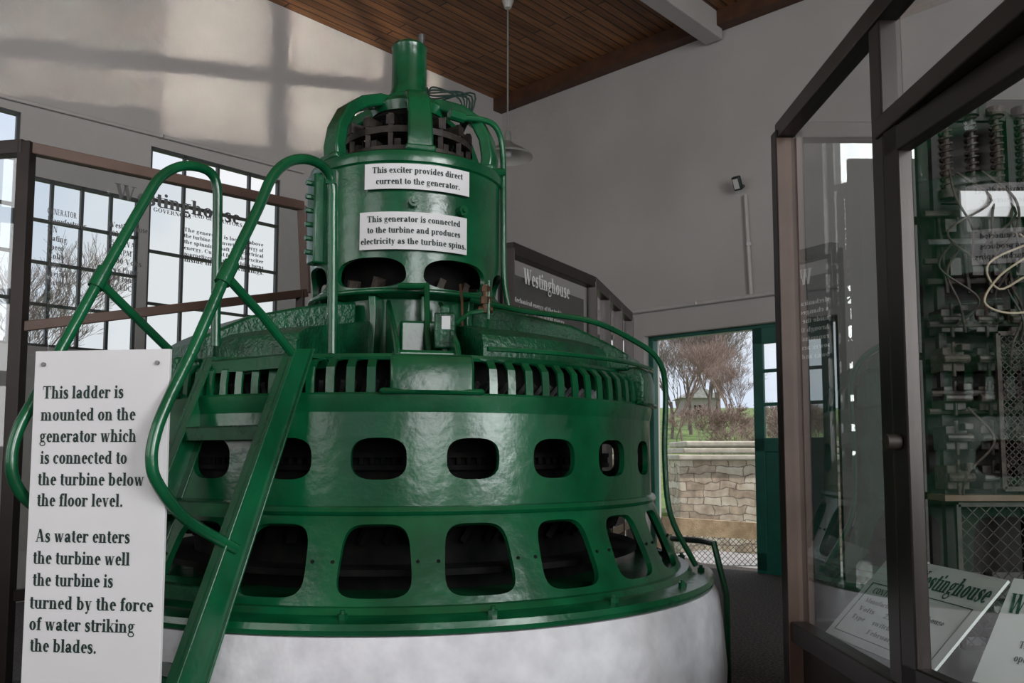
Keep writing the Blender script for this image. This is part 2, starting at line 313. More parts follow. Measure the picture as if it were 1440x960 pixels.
# ---------------------------------------------------------------- room
CEIL=8.5
K=V((-.2,16,0)); ang=math.atan2(-.682,.731); RM=M.Translation(K)@M.Rotation(ang,4,'Z'); RI=RM.inverted()
WLd=(.682,.731); WRd=(.731,-.682)
def locL(u,v): return RI@onP(u,v,K,WLd)
def locR(u,v): return RI@onP(u,v,K,WRd)
def wall(name,axis,pos,a0,a1,ops,th):
    mb=MB(); ops=sorted(ops)
    def bx(s0,s1,z0,z1):
        if s1-s0<.001 or z1-z0<.001: return
        if axis=='y': mb.box((pos+th/2,(s0+s1)/2,(z0+z1)/2),(abs(th),s1-s0,z1-z0))
        else: mb.box(((s0+s1)/2,pos+th/2,(z0+z1)/2),(s1-s0,abs(th),z1-z0))
    cur=a0
    for (s0,s1,z0,z1) in ops:
        bx(cur,s0,0,CEIL); bx(s0,s1,0,z0); bx(s0,s1,z1,CEIL); cur=s1
    bx(cur,a1,0,CEIL)
    return struct(mb.done(name,PLASTER,mtx=RM,smooth=False))
def window(name,axis,pos,s0,s1,z0,z1,nx,nz,mats=(WBAR,WGLASS),bw=.035):
    mb=MB(); P=(lambda s,z:V((pos,s,z))) if axis=='y' else (lambda s,z:V((s,pos,z)))
    for i in range(nx+1):
        s=s0+(s1-s0)*i/nx; w=bw*(2 if i in(0,nx) else 1); mb.bar(P(s,z0),P(s,z1),w if axis=='x' else .06,.06 if axis=='x' else w,up=(0,1,0))
    for i in range(nz+1):
        z=z0+(z1-z0)*i/nz; w=bw*(2 if i in(0,nz) else 1); mb.bar(P(s0,z),P(s1,z),.06,w)
    o=struct(mb.done(name,mats[0],mtx=RM,smooth=False))
    g=MB(); g.add([P(s0,z0),P(s1,z0),P(s1,z1),P(s0,z1)],[(0,1,2,3)])
    gg=g.done('window_pane',mats[1],mtx=M.Identity(4),smooth=False); gg.parent=o
    return o
a=locL(213,205); b=locL(395,250); c_=locL(28,205); d_=locL(45,235)
wz0=3.0
W3=(a.y,b.y,wz0,a.z); WREFL=(d_.y-.1,a.y-.12,wz0,d_.z-.1); W1=(d_.y-3.4,c_.y,wz0,locL(0,150).z)  # lower middle opening added, standing in for windows reflected in the case glass
wall('wall_left','y',0,-18,0,[W1,WREFL,W3],-.15)
window('window_1','y',-.06,*W1,5,5); window('window_2','y',-.06,*WREFL,4,4); window('window_3','y',-.06,*W3,4,4)
dl=locR(905,462); dr=locR(1178,450); dt=locR(1060,455).z
wall('wall_right','x',0,0,17,[(dl.x,dr.x,0,dt)],.45)
RW=[(1.5,5.5,1.6,6.8),(7,11,1.6,6.8),(12.5,15.5,1.6,6.8)]
wall('wall_rear','x',-18,0,17,RW,-.4)
for i,w in enumerate(RW): window('window_%d'%(4+i),'x',-18.2,*w,3,4,bw=.24)  # bars widened so their shadows show in the wall patches
SW=[(-16,-12.5,1.6,6.8),(-11,-7.5,1.6,6.8)]
wall('wall_side','y',17,-18,0,SW,.4)
for i,w in enumerate(SW): window('window_%d'%(7+i),'y',17.2,*w,4,5,bw=.09)
struct(MB().box((8.5,-9,CEIL+.1),(18,19,.2)).done('ceiling',PLANK,mtx=RM,smooth=False))
struct(MB().box((8.5,-9,-.1),(18,19,.2)).done('floor',FLOORM,mtx=RM,smooth=False))
struct(MB().box((8.5,-.12,CEIL-.12),(17,.22,.24)).done('trim_1',DWOOD,mtx=RM,smooth=False))
def onC(u,v,z=CEIL):
    r=ray(u,v); t=(z-EYE)/r.z; return RI@V((r.x*t,r.y*t,z))
bx0=onC(985,50,CEIL-.35).x; bx1=onC(1022,60,CEIL-.35).x
struct(MB().box(((bx0+bx1)/2,-9,CEIL-.2),(max(.3,bx1-bx0),17.9,.4)).done('trim_2',PLASTER,mtx=RM,smooth=False,bev=.02))
def conduit(label,pts,r=.022):
    t=thing('conduit',label,'pipe',loc=pts[0]); MB().tube(pts,r,8).done('pipe',CONDUIT,t)
    for i in range(len(pts)-1):
        n=max(1,int((pts[i+1]-pts[i]).length/2.5))
        for k in range(n):
            q=pts[i].lerp(pts[i+1],(k+.5)/n); MB().box(q,(.07,.07,.05)).done('pipe_clip',CONDUIT,t)
    return t
off=RM.to_3x3()@V((.04,0,0)); offr=RM.to_3x3()@V((0,-.04,0))
conduit('thin grey conduit running along the plaster wall above the windows',[onP(-40,126,K,WLd)+off,onP(425,243,K,WLd)+off])
conduit('white painted conduit running above the doorway',[onP(885,440,K,WRd)+offr,onP(1092,412,K,WRd)+offr,onP(1180,402,K,WRd)+offr],.035)
conduit('white painted vertical conduit feeding a wall floodlight',[onP(1050,275,K,WRd)+offr,onP(1058,414,K,WRd)+offr],.03)
fl=onP(1046,262,K,WRd)+offr*5
t=thing('floodlight','small dark square floodlight fixed to the plaster wall','wall lamp',fl)
Rf=M.Rotation(ang,3,'Z')@M.Rotation(.5,3,'X')
MB().box(fl,(.13,.08,.21),Rf).done('lamp_housing',MUNTIN,t,bev=.02)
MB().cyl(fl,fl+RM.to_3x3()@V((0,.19,0)),.025).done('bracket',STEEL,t)
MB().box(fl+Rf@V((0,-.045,0)),(.08,.01,.15),Rf).done('lens',WHITEP,t)
# door
DO=MB(); fw=.09; y=.2
DO.box((dl.x+fw/2,y,dt/2),(fw,.14,dt)); DO.box((dr.x-fw/2,y,dt/2),(fw,.14,dt)); DO.box(((dl.x+dr.x)/2,y,dt-.03),(dr.x-dl.x,.14,.06))
door=struct(DO.done('door_1',DOORG,mtx=RM,smooth=False,bev=.01))
mx=locR(1060,600).x
LF=MB(); x0,x1=mx,dr.x-fw; z1=dt-.07; yy=.04
for xx in (x0+.08,x1-.08): LF.box((xx,yy,z1/2+.02),(.16,.06,z1-.04))
for zz,h in ((.15,.3),(1.85,.2),(z1-.12,.24)): LF.box(((x0+x1)/2,yy,zz),(x1-x0,.06,h))
LF.box(((x0+x1)/2,yy+.01,1.0),(x1-x0-.1,.03,1.7))
for k in (1,2): LF.box(((x0+x1)/2,yy,1.95+(z1-2.1)*k/3),(x1-x0-.1,.05,.05))
LF.box(((x0+x1)/2,yy,(1.95+z1)/2),(.05,.05,z1-1.95))
lo=LF.done('door_leaf',DOORG,mtx=M.Identity(4),smooth=False,bev=.008); lo.parent=door
gp=MB().add([(x0,yy,1.9),(x1,yy,1.9),(x1,yy,z1),(x0,yy,z1)],[(0,1,2,3)]).done('window_pane',WGLASS,mtx=M.Identity(4)); gp.parent=door
# ---------------------------------------------------------------- pendant lamp
lz=atY(716,219,12.3).z; lx=atY(714,215,12.3).x
t=thing('pendant_lamp','wide grey enamel dish pendant lamp on a long thin rod','lamp',(lx,12.3,lz))
cl=lambda c:(lambda ph,R,z:V((c[0]+R*math.sin(math.radians(ph)),c[1]-R*math.cos(math.radians(ph)),z)))
LM=cl((lx,12.3))
MB().rev([(.03,lz+.38),(.05,lz+.34),(.055,lz+.22),(.1,lz+.17),(.24,lz+.09),(.365,lz+.0),(.37,lz-.03)],LM,40).done('lamp_shade',SHADE,t)
MB().rev([(.366,lz-.03),(.33,lz-.005),(.1,lz+.13),(.04,lz+.15)],LM,40).done('shade_lining',WHITEP,t)
MB().cyl((lx,12.3,lz+.36),(lx,12.3,CEIL),.012).done('rod',SHADE,t)
MB().rev([(0,CEIL-.12),(.05,CEIL-.12),(.09,CEIL-.01),(.09,CEIL)],LM,20).done('ceiling_rose',WHITEP,t)
MB().rev([(0,lz-.02),(.05,lz+.0),(.06,lz+.08),(.03,lz+.14)],LM,16).done('bulb',SIGNW,t)
# ---------------------------------------------------------------- generator
C=V((-.68,5.46,0)); fd=V((.1236,-.9923,0)); rd=V((.9923,.1236,0))
def G(ph,R,z):
    a=math.radians(ph); return C+fd*(R*math.cos(a))+rd*(R*math.sin(a))+V((0,0,z))
ped=thing('pedestal','round white-painted concrete pedestal under the green generator','concrete base',C)
MB().rev([(1.97,0),(1.96,.3),(1.97,.5),(1.95,.75),(1.93,.9),(1.9,.955),(1.6,.96),(1.0,.96)],G,128).done('plinth',WHITEC,ped)
gen=thing('generator','huge green-painted round hydroelectric generator with vent openings','generator',C+V((0,0,.96)))
MB().rev([(1.2,.962),(1.9,.962),(1.91,.985),(1.9,1.01),(1.78,1.025),(1.76,1.05),(1.2,1.05)],G,128).done('base_flange',GREEN,gen)
def holed(mb,z0,z1,R0,R1,zc,hw,hh,n,phase,ex,M_=48,taper=0):
    rings=[1.0,.75,.5,.25,0.0]; d=360/n; Rm=(R0+R1)/2
    for k in range(n):
        pc=phase+k*d; vs=[]; fs=[]
        for ri,t in enumerate(rings):
            for j in range(M_):
                a=2*math.pi*j/M_; ca,sa=math.cos(a),math.sin(a); mx_=max(abs(ca),abs(sa))
                ox,oz=ca/mx_*d/2, sa/mx_; oz=(z1 if oz>0 else z0)*abs(oz)+zc*(1-abs(oz)) 
                ix=math.copysign(abs(ca)**(2/ex),ca); iz=math.copysign(abs(sa)**(2/ex),sa)
                ixx=ix*hw*(1-taper*iz); ixd=math.degrees(ixx/Rm)
                px=ox*t+ixd*(1-t); pz=oz*t+(zc+iz*hh)*(1-t)
                R=R0+(R1-R0)*(pz-z0)/(z1-z0); vs.append(G(pc+px,R,pz))
        for ri in range(len(rings)-1):
            for j in range(M_):
                fs.append((ri*M_+j,ri*M_+(j+1)%M_,(ri+1)*M_+(j+1)%M_,(ri+1)*M_+j))
        mb.add(vs,fs)
    return mb
NH=22; PH=-4.5
holed(MB(),1.04,1.44,1.72,1.55,1.235,.158,.155,NH,PH,4.2,taper=.06).done('lower_housing',GREEN,gen,solid=.03,merge=True)
holed(MB(),1.45,1.92,1.545,1.54,1.685,.128,.096,NH,PH,2.9).done('upper_housing',GREEN,gen,solid=.03,merge=True)
MB().rev([(1.5,1.43),(1.565,1.43),(1.575,1.445),(1.565,1.465),(1.545,1.47),(1.5,1.47)],G,128).rev([(1.5,1.9),(1.541,1.9),(1.55,1.94),(1.555,1.98),(1.545,1.99),(1.36,1.99)],G,128).done('housing_band',GREEN,gen)
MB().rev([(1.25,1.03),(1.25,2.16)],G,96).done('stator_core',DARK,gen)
mb=MB()
for k in range(150): 
    ph=k*360/150; mb.bar(G(ph,1.27,1.655),G(ph,1.27,1.69),.02,.03)
for z in (1.5,1.64,1.7,1.88): mb.rev([(1.26,z-.012),(1.29,z-.012),(1.29,z+.012),(1.26,z+.012)],G,96)
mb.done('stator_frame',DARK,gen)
mb=MB()
for k in range(66):
    ph=k*360/66+2; mb.bar(G(ph,1.3,1.28),G(ph+2,1.34,1.38),.05,.03)
mb.rev([(1.26,1.36),(1.42,1.36),(1.42,1.40),(1.26,1.40)],G,96).rev([(1.26,1.14),(1.45,1.14),(1.45,1.17),(1.26,1.17)],G,96)
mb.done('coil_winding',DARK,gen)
# vent grille
ARM0=4.5; NA=6
mb=MB(); N=100
for k in range(N):
    ph=k*360/N+1.2
    da=min(abs((ph-ARM0-j*60+180)%360-180) for j in range(NA))
    if da<8.2: continue
    pr=[(1.538,1.985),(1.536,2.05),(1.528,2.11),(1.49,2.15),(1.38,2.168)]
    w=.75; vs=[]
    for R,z in pr:
        vs+= [G(ph-w,R,z),G(ph+w,R,z),G(ph+w,R-.012,z-.008),G(ph-w,R-.012,z-.008)]
    fs=[]
    for i in range(len(pr)-1):
        for q in range(4): fs.append((i*4+q,i*4+(q+1)%4,i*4+4+(q+1)%4,i*4+4+q))
    mb.add(vs,fs)
mb.rev([(1.34,2.155),(1.42,2.155),(1.425,2.17),(1.42,2.185),(1.34,2.185)],G,128)
mb.done('vent_grille',GREEN,gen)
mb=MB()
for k in range(150):
    ph=k*2.4; mb.bar(G(ph,1.28,2.0),G(ph+1.2,1.33,2.06),.02,.02)
mb.done('end_winding',STEEL,gen)
dome=[(1.2,2.18),(1.37,2.18),(1.372,2.25),(1.35,2.30),(1.28,2.335),(1.15,2.365),(.95,2.40),(.7,2.45),(.45,2.5)]
MB().rev(dome,G,100,p0=16,p1=336).rev([(1.37,2.18),(.5,2.18)],G,8,p0=-26,p1=18).done('end_cover',GREENT,gen)
for ph in (16,-24):
    MB().prism([G(ph,R,z) for R,z in dome]+[G(ph,.45,2.18)],G(ph+1.5,1,0)-G(ph,1,0)).done('cover_rib',GREENT,gen)
for j in range(NA):
    ph=ARM0+60*j; mb=MB()
    zb=2.17 if j==0 else 2.2
    mb.rev([(1.2,1.985),(1.575,1.985),(1.575,2.12),(1.55,zb),(1.2,zb)],G,6,p0=ph-7.2,p1=ph+7.2,closed=True)
    mb.bar(G(ph-9,1.565,1.985+.01),G(ph+9,1.565,1.985+.01),.05,.03)
    sd=G(ph+90,1,0)-C
    if j==0:
        for s_ in (-1,1):
            o_=sd*(.15*s_-.015); mb.prism([G(ph,R,z)+o_ for R,z in ((1.38,2.17),(1.3,2.26),(.8,2.5),(.56,2.6),(.56,2.17))],sd*.03)
        mb.box(G(ph,1.12,2.2),(.34,.34,.04),M.Rotation(math.radians(ph+7),3,'Z')).box(G(ph,.72,2.3),(.2,.2,.28),M.Rotation(math.radians(ph+7),3,'Z'))
    else:
        P0=[G(ph,R,z)+sd*-.21 for R,z in ((1.48,2.18),(1.47,2.27),(1.38,2.33),(1.15,2.45),(.9,2.52),(.66,2.58),(.5,2.6),(.5,2.2))]
        mb.prism(P0,sd*.42)
    mb.done('bracket_arm',GREEN if j==0 else GREENT,gen,bev=.02)
mb=MB().rev([(.3,2.18),(.56,2.18),(.53,2.24),(.5,2.5),(.5,2.62),(.62,2.63),(.63,2.645),(.62,2.66),(.3,2.66)],G,64)
for k in range(12): 
    ph=k*30+8; mb.prism([G(ph,.48,2.2),G(ph,.62,2.2),G(ph,.58,2.5),G(ph,.6,2.62),G(ph,.48,2.62)],G(ph+2.5,1,0)-G(ph,1,0))
mb.done('hub',GREEN,gen,bev=.006)
# exciter
mb=holed(MB(),2.66,2.9,.60,.61,2.755,.22,.088,7,-21.5,2.7,taper=.06)
mb.rev([(.61,2.9),(.612,3.4),(.625,3.41),(.63,3.44),(.625,3.47),(.6,3.485),(.52,3.49),(.5,3.5)],G,96)
ex=mb.done('exciter',GREEN,gen,solid=.03,merge=True)
MB().rev([(.40,2.66),(.40,2.92)],G,48).done('exciter_core',DARK,ex)
for k in range(14): MB().bar(G(k*25.7,.42,2.68),G(k*25.7+4,.43,2.76),.07,.04).done('field_coil',RUST,ex)
MB().rev([(.5,3.49),(.2,3.47)],G,48).done('top_plate',GREEND,ex)
mb=MB().rev([(.30,3.5),(.30,3.6),(.27,3.62),(.27,3.8),(.30,3.82),(.2,3.9)],G,48)
for k in range(48): mb.bar(G(k*7.5,.275,3.62),G(k*7.5,.275,3.8),.008,.02)
mb.done('commutator',DARK,ex)
mb=MB().rev([(.36,3.66),(.42,3.66),(.42,3.7),(.36,3.7)],G,48,closed=True).rev([(.38,3.54),(.44,3.54),(.44,3.57),(.38,3.57)],G,48,closed=True)
for k in range(16):
    ph=k*22.5+7; mb.bar(G(ph,.4,3.5),G(ph,.4,3.78),.03,.03); mb.bar(G(ph,.3,3.74),G(ph,.42,3.74),.05,.06); mb.bar(G(ph+6,.33,3.6),G(ph+6,.4,3.6),.04,.05)
mb.done('brush_gear',BLACKM,ex)
for k in range(6):
    ph=k*60+7; mb=MB(); pr=[(.55,3.48),(.56,3.58),(.54,3.70),(.48,3.82),(.38,3.90),(.25,3.95),(.15,3.96)]; vs=[]
    for i,(R,z) in enumerate(pr):
        a=pr[max(i-1,0)]; b=pr[min(i+1,len(pr)-1)]; tx,tz=b[0]-a[0],b[1]-a[1]; l=math.hypot(tx,tz); nx,nz=tz/l,-tx/l
        th=.038; w=.078-.015*min(1,i/4)
        c0=G(ph,R,z); side=(G(ph+90,1,0)-C)*w; nn=(G(ph,1,0)-C)*(nx*th)+V((0,0,nz*th))
        vs+=[c0-side+nn,c0+side+nn,c0+side-nn,c0-side-nn]
    fs=[(0,1,2,3),tuple(range(len(vs)-4,len(vs)))[::-1]]
    for i in range(len(pr)-1):
        for q in range(4): fs.append((i*4+q,i*4+(q+1)%4,i*4+4+(q+1)%4,i*4+4+q))
    mb.add(vs,fs).box(G(ph,.55,3.5),(.18,.12,.04),M.Rotation(math.radians(ph+7),3,'Z')).done('exciter_arm',GREEN,ex,bev=.012)
MB().rev([(.02,3.86),(.24,3.88),(.25,3.94),(.23,3.97),(.17,3.99),(.165,4.02),(.13,4.04),(.115,4.1),(.113,4.36),(.118,4.38),(.105,4.40),(0,4.40)],G,48).done('shaft_cover',GREEN,ex)
MB().cyl(G(60,.09,4.36),G(60,.09,4.46),.022).done('oil_pipe',STEEL,ex)
for k in range(6):
    a0=G(80,.16,4.12-.02*k); b0=G(75,.34+.02*k,4.02+.015*(k%3)); c0=G(70,.36,3.86-.02*k)
    MB().tube([G(90,.12,4.05+.015*k),a0,b0,c0,G(70,.33,3.8)],.006,6,smooth=True).done('cable',INK,ex)
MB().rev([(.6,2.85),(.67,2.85),(.67,3.4),(.6,3.4)],G,3,p0=-66,p1=-56,closed=True).done('joint_flange',GREEN,ex,bev=.01)
for i in range(6): MB().cyl(G(-61,.66,2.92+i*.085),G(-61,.7,2.92+i*.085),.016,n=6).done('bolt',GREEN,ex)
for ph,z in ((3,3.16),(30,3.14)):
    MB().cyl(G(ph,.6,z),G(ph,.66,z),.03,n=12).cyl(G(ph,.6,z),G(ph,.675,z),.014,n=8).done('bolt',GREEN,ex)
proto=None
for k in range(18):
    ph=k*20-28
    if proto is None:
        proto=MB().cyl(G(ph,1.83,1.015),G(ph,1.83,1.04),.022,n=6).cyl(G(ph,1.83,1.04),G(ph,1.83,1.055),.011,n=10).done('flange_bolt',GREEN,gen)
    else:
        o=proto.copy(); sc.collection.objects.link(o); R=M.Translation(C)@M.Rotation(math.radians(k*20),4,'Z')@M.Translation(-C)
        o.matrix_parent_inverse=parent_inv(gen)@R
Pp=[atY(*q) for q in ((640,166,5.2),(676,168,5.25),(698,180,5.3),(707,215,5.35),(708,300,5.35),(709,390,5.35),(716,436,5.35))]
MB().tube(Pp,.019,10,smooth=True).done('riser_pipe',GREEN,gen)
MB().tube([atY(690,243,5.3),atY(708,243,5.35)],.03,10).done('pipe_joint',GREEN,gen)
MB().tube([atY(632,160,5.15),atY(652,166,5.2)],.035,10).done('pipe_joint',GREEN,gen)
Q=[G(38,.62,2.62),G(45,.95,2.53),G(55,1.28,2.47),G(64,1.48,2.37),G(68,1.60,2.27),G(70,1.64,2.1),G(70,1.63,1.7),G(70,1.66,1.35),G(72,1.8,1.05)]
MB().tube(Q,.017,8,smooth=True).done('conduit_pipe',GREEN,gen)
MB().tube([G(p_,1.57,2.2) for p_ in range(14,74,6)],.012,8,smooth=True).done('guard_rod',GREEN,gen)
def fb(u,v,Y): return atY(u,v,Y)
b0=fb(626,466,4.45)
o=MB().box(b0,(.11,.09,.19)).box(b0+V((0,0,.11)),(.05,.05,.05)).box(b0-V((0,0,.13)),(.04,.04,.1)).done('switch_box',GREENT,gen,bev=.01)
MB().box(b0+V((.008,-.048,.04)),(.045,.006,.07)).done('nameplate',SIGNW,o)
mb=MB()
p0=fb(683,440,4.75); mb.cyl(p0,p0+V((0,0,.16)),.022).cyl(p0+V((0,0,.05)),p0+V((0,0,.09)),.035,n=6).cyl(p0+V((0,0,.12)),p0+V((0,0,.15)),.03,n=6).cyl(p0+V((-.04,0,.02)),p0+V((.04,0,.02)),.02)
mb.done('oil_fitting',BRONZE,gen)
MB().tube([fb(647,400,4.75),fb(650,430,4.7),fb(650,468,4.68)],.008,6,smooth=True).done('copper_pipe',BRONZE,gen)
for pts_,r_ in (([fb(687,395,4.75),fb(687,450,4.72),fb(686,512,4.3)],.01),([fb(600,400,4.8),fb(601,470,4.6),fb(604,500,4.45)],.016),([fb(560,402,4.8),fb(603,402,4.8)],.018),([fb(690,436,4.75),fb(660,440,4.72),fb(640,455,4.6)],.012)):
    MB().tube(pts_,r_,8).done('oil_pipe',GREEN,gen)
for k in range(22):
    if not (k<6 or k>17): continue
    ph=PH+8.2+k*360/22
    for dd in (-1.6,1.6): MB().cyl(G(ph+dd,1.62,1.23),G(ph+dd,1.645,1.23),.008,n=8).done('rivet',DARK,gen)
def csign(lbl,p0,p1,z0,z1,lines,hs):
    t=thing('sign',lbl,'sign',G((p0+p1)/2,.64,z0))
    MB().rev([(.632,z0),(.64,z0),(.64,z1),(.632,z1)],G,20,p0=p0,p1=p1,closed=True).done('board',SIGNW,t)
    pm=(p0+p1)/2; f=lambda x,y:G(pm+math.degrees(x/.64),.6425,y)
    mb=MB(); n=len(lines)
    W=math.radians(p1-p0)*.64
    for i,(s_,wf) in enumerate(lines):
        mb.text(s_,f,hs,0,z1-(z1-z0)*(i+.5)/n*.88-(z1-z0)*.06-hs*.42,W*wf,'C')
    mb.done('lettering',INK,t,flip=False,smooth=False)
csign('white sign reading this exciter provides direct current',-23,34.5,3.235,3.385,[('This exciter provides direct',.85),('current to the generator.',.78)],.036)
csign('white sign reading this generator is connected to the turbine',-25.5,33,2.88,3.10,[('This generator is connected',.85),('to the turbine and produces',.85),('electricity as the turbine spins.',.97)],.036)
# ---------------------------------------------------------------- ladder
lad_d=V((-.5524,-.8336,0)); lad_w=V((-.8336,.5524,0))*.62; A=(-.945,3.95); A2=(A[0]+lad_w.x,A[1]+lad_w.y)
LR=lambda u,v:onP(u,v,A,lad_d); LLf=lambda u,v:onP(u,v,A2,lad_d)
ft,fb_=LR(412,490),LR(245,960); bt,bb=LR(440,490),LR(290,960)
def tofloor(a,b,z=0.0): return a+(b-a)*((a.z-z)/(a.z-b.z))
ff=tofloor(ft,fb_); bf=tofloor(bt,bb)
lad=thing('ladder','green steel ship ladder with curved tube handrails against the generator','ladder',(ff+bf)/2+lad_w*.5)
wn=lad_w.normalized()
for off in (V((0,0,0)),lad_w):
    mb=MB(); s_=1 if off.length==0 else -1
    mb.prism([ft+off,bt+off,bf+off,ff+off],wn*.012*s_)
    for a,b in ((ft,ff),(bt,bf)):
        mb.prism([a+off-wn*.02*s_,a+off+wn*.055*s_,b+off+wn*.055*s_,b+off-wn*.02*s_],(bt-ft).normalized()*(.012 if a is ft else -.012))
    mb.done('stringer',GREEN,lad,bev=.003)
for i,z in enumerate((2.165,1.835,1.5,1.165,.83,.495,.16)):
    fr=(ft.z-z)/(ft.z-ff.z); a=ft+(ff-ft)*fr; b=bt+(bf-bt)*((bt.z-z)/(bt.z-bf.z)); a.z=b.z=z
    dd=(b-a).normalized()
    if i==0: b=b+dd*.12
    mb=MB().prism([a+wn*.012,b+wn*.012,b+lad_w-wn*.012,a+lad_w-wn*.012],V((0,0,-.008)))
    mb.prism([a+wn*.012,a+wn*.012+V((0,0,-.065)),a+lad_w-wn*.012+V((0,0,-.065)),a+lad_w-wn*.012],dd*.008)
    mb.prism([b+wn*.012,b+wn*.012+V((0,0,-.05)),b+lad_w-wn*.012+V((0,0,-.05)),b+lad_w-wn*.012],-dd*.008)
    mb.done('tread',GREEN,lad)
RR=[(467,497),(468,400),(468,300),(467,258),(455,235),(432,224),(405,228),(382,250),(362,295),(320,382),(272,490),(238,560),(220,605),(213,645),(222,680),(262,730),(332,772)]
mb=MB().tube([LR(*q) for q in RR],.024,12,smooth=True).tube([LR(318,388),LR(370,445),LR(412,498)],.02,10)
mb.cyl(LR(326,370),LR(312,398),.034,n=12).box(LR(467,250),(.05,.05,.07)); mb.done('handrail',GREEN,lad)
RL=[(303,487),(304,400),(306,300),(305,262),(296,243),(275,234),(250,235),(225,250),(205,280),(143,388),(92,480),(50,558),(25,605),(16,645),(22,680),(50,712),(120,750)]
mb=MB().tube([LLf(*q) for q in RL],.024,12,smooth=True).tube([LLf(142,398),LLf(190,445),LLf(238,492)],.02,10)
mb.cyl(LLf(148,378),LLf(134,404),.034,n=12); mb.done('handrail',GREEN,lad)
# ---------------------------------------------------------------- big sign
sR=atY(239,490,3.36); sL=atY(50,494,3.44); zt=(sR.z+sL.z)/2; sR.z=sL.z=zt
xd=(sR-sL); Wd=xd.length; xd.normalize(); nrm=V((xd.y,-xd.x,0))
t=thing('sign','tall white board with black text about the ladder','sign',(sL+sR)/2-V((0,0,1.4)))
mb=MB().prism([sL,sR,sR-V((0,0,1.42)),sL-V((0,0,1.42))],-nrm*.018); mb.done('board',SIGNW,t,smooth=False,bev=.002)
sf=lambda x,y:sL+xd*x+V((0,0,y))+nrm*.002
mb=MB(); px=Wd/190.0
LN=[('This ladder is',12,555,114),('mounted on the',10,584,134),('generator which',10,612,136),('is connected to',12,640,122),('the turbine below',10,668,149),('the floor level.',10,695,120),
('As water enters',10,741,132),('the turbine well',8,769,135),('the turbine is',9,797,112),('turned by the force',6,826,171),('of water striking',7,853,146),('the blades.',9,880,92)]
for s_,x,v,w in LN: mb.text(s_,sf,.051,x*px+.006,-(v-492)*px*1.0,w*px,'L')
mb.done('lettering',INK,t,flip=False,smooth=False)
for x in (.04,Wd-.05):
    q=sL+xd*x-V((0,0,.055)); MB().cyl(q,q+nrm*.008,.009,n=12).done('screw',STEEL,t)
# ---------------------------------------------------------------- left glass case
PA=V((-3.45,5.84,0)); Pd=(.682,.731)
PP=lambda u,v:onP(u,v,PA,Pd)
c1,c2,c3,c4=PP(38,208),PP(425,290),PP(430,412),PP(5,463)
t=thing('display_case','tall glass display panel in a brown metal frame with printed text','display case',(c4.x,c4.y,0))
post=V((c1.x,c1.y,0)); endp=V((c2.x,c2.y,0))
MB().bar(c1,c2,.08,.08).bar(c3,c2,.08,.07).bar(c3,V((post.x,post.y,PP(30,460).z)),.08,.07).done('frame',FRAMEB,t,smooth=False,bev=.006)
left2=post+V((-1.6,.3,0))
for q,zt_,w_ in ((post,c1.z+.04,.09),(endp,c3.z,.07),(left2,c1.z+.04,.12)): MB().bar(q,q+V((0,0,zt_)),w_,w_).done('post',FRAME,t,smooth=False,bev=.006)
for q0_,q1_,a_,b_ in ((c1,V((left2.x,left2.y,c1.z)),.1,.1),(post+V((0,0,.75)),endp+V((0,0,.75)),.06,.08),(post+V((0,0,.75)),left2+V((0,0,.75)),.06,.08)): MB().bar(q0_,q1_,a_,b_).done('rail',FRAME,t,smooth=False,bev=.006)
MB().add([V((post.x,post.y,.1)),V((endp.x,endp.y,.1)),V((endp.x,endp.y,c2.z)),V((c1.x,c1.y,c1.z))],[(0,1,2,3)]).done('glass_pane',GLASS,t)
MB().add([V((post.x,post.y,.1)),V((left2.x,left2.y,.1)),V((left2.x,left2.y,c1.z)),V((c1.x,c1.y,c1.z))],[(0,1,2,3)]).done('glass_pane',GLASS,t)
pdv=V((.682,.731,0)).normalized()
o0=PP(155,285); gf=lambda x,y:V((o0.x,o0.y,o0.z))+pdv*x+V((0,0,y))+V((.731,-.682,0))*.01
def px2(u,v): q=PP(u,v); return (V((q.x,q.y,0))-V((o0.x,o0.y,0))).dot(pdv), q.z-o0.z
mb=MB()
def gt(s_,u,v,u2,h):
    x,y=px2(u,v); x2,_=px2(u2,v); mb.text(s_,gf,h,x,y,x2-x,'L')
gt('Westinghouse',160,278,338,.115)
gt('GOVERNORS',215,297,268,.032); gt('AND GENERATORS',270,305,340,.032)
for i,(k_,v_) in enumerate([('GENERATOR',''),('Manufacturer','Westinghouse'),('S/N','4821984'),('Rating','5500 KVA'),('Speed','150 RPM'),('Volts','2300 Volts'),('Amps','Two Phase'),('Weight','200 tons'),('Exciter','125 VDC')]):
    v=300+i*12.5; gt(k_,66,v,66+4.6*len(k_),.042)
    if v_: gt(v_,152,v+6,152+4.6*len(v_),.042)
for i,s_ in enumerate(['The generator is located above','the turbine to convert the energy of','the spinning shaft into electrical','energy. Current from the exciter','magnetizes the rotor which turns','inside the stator windings.']):
    gt(s_,258,325+i*8.5,370,.032)
mb.done('lettering',GREYINK,t,flip=False,smooth=False)
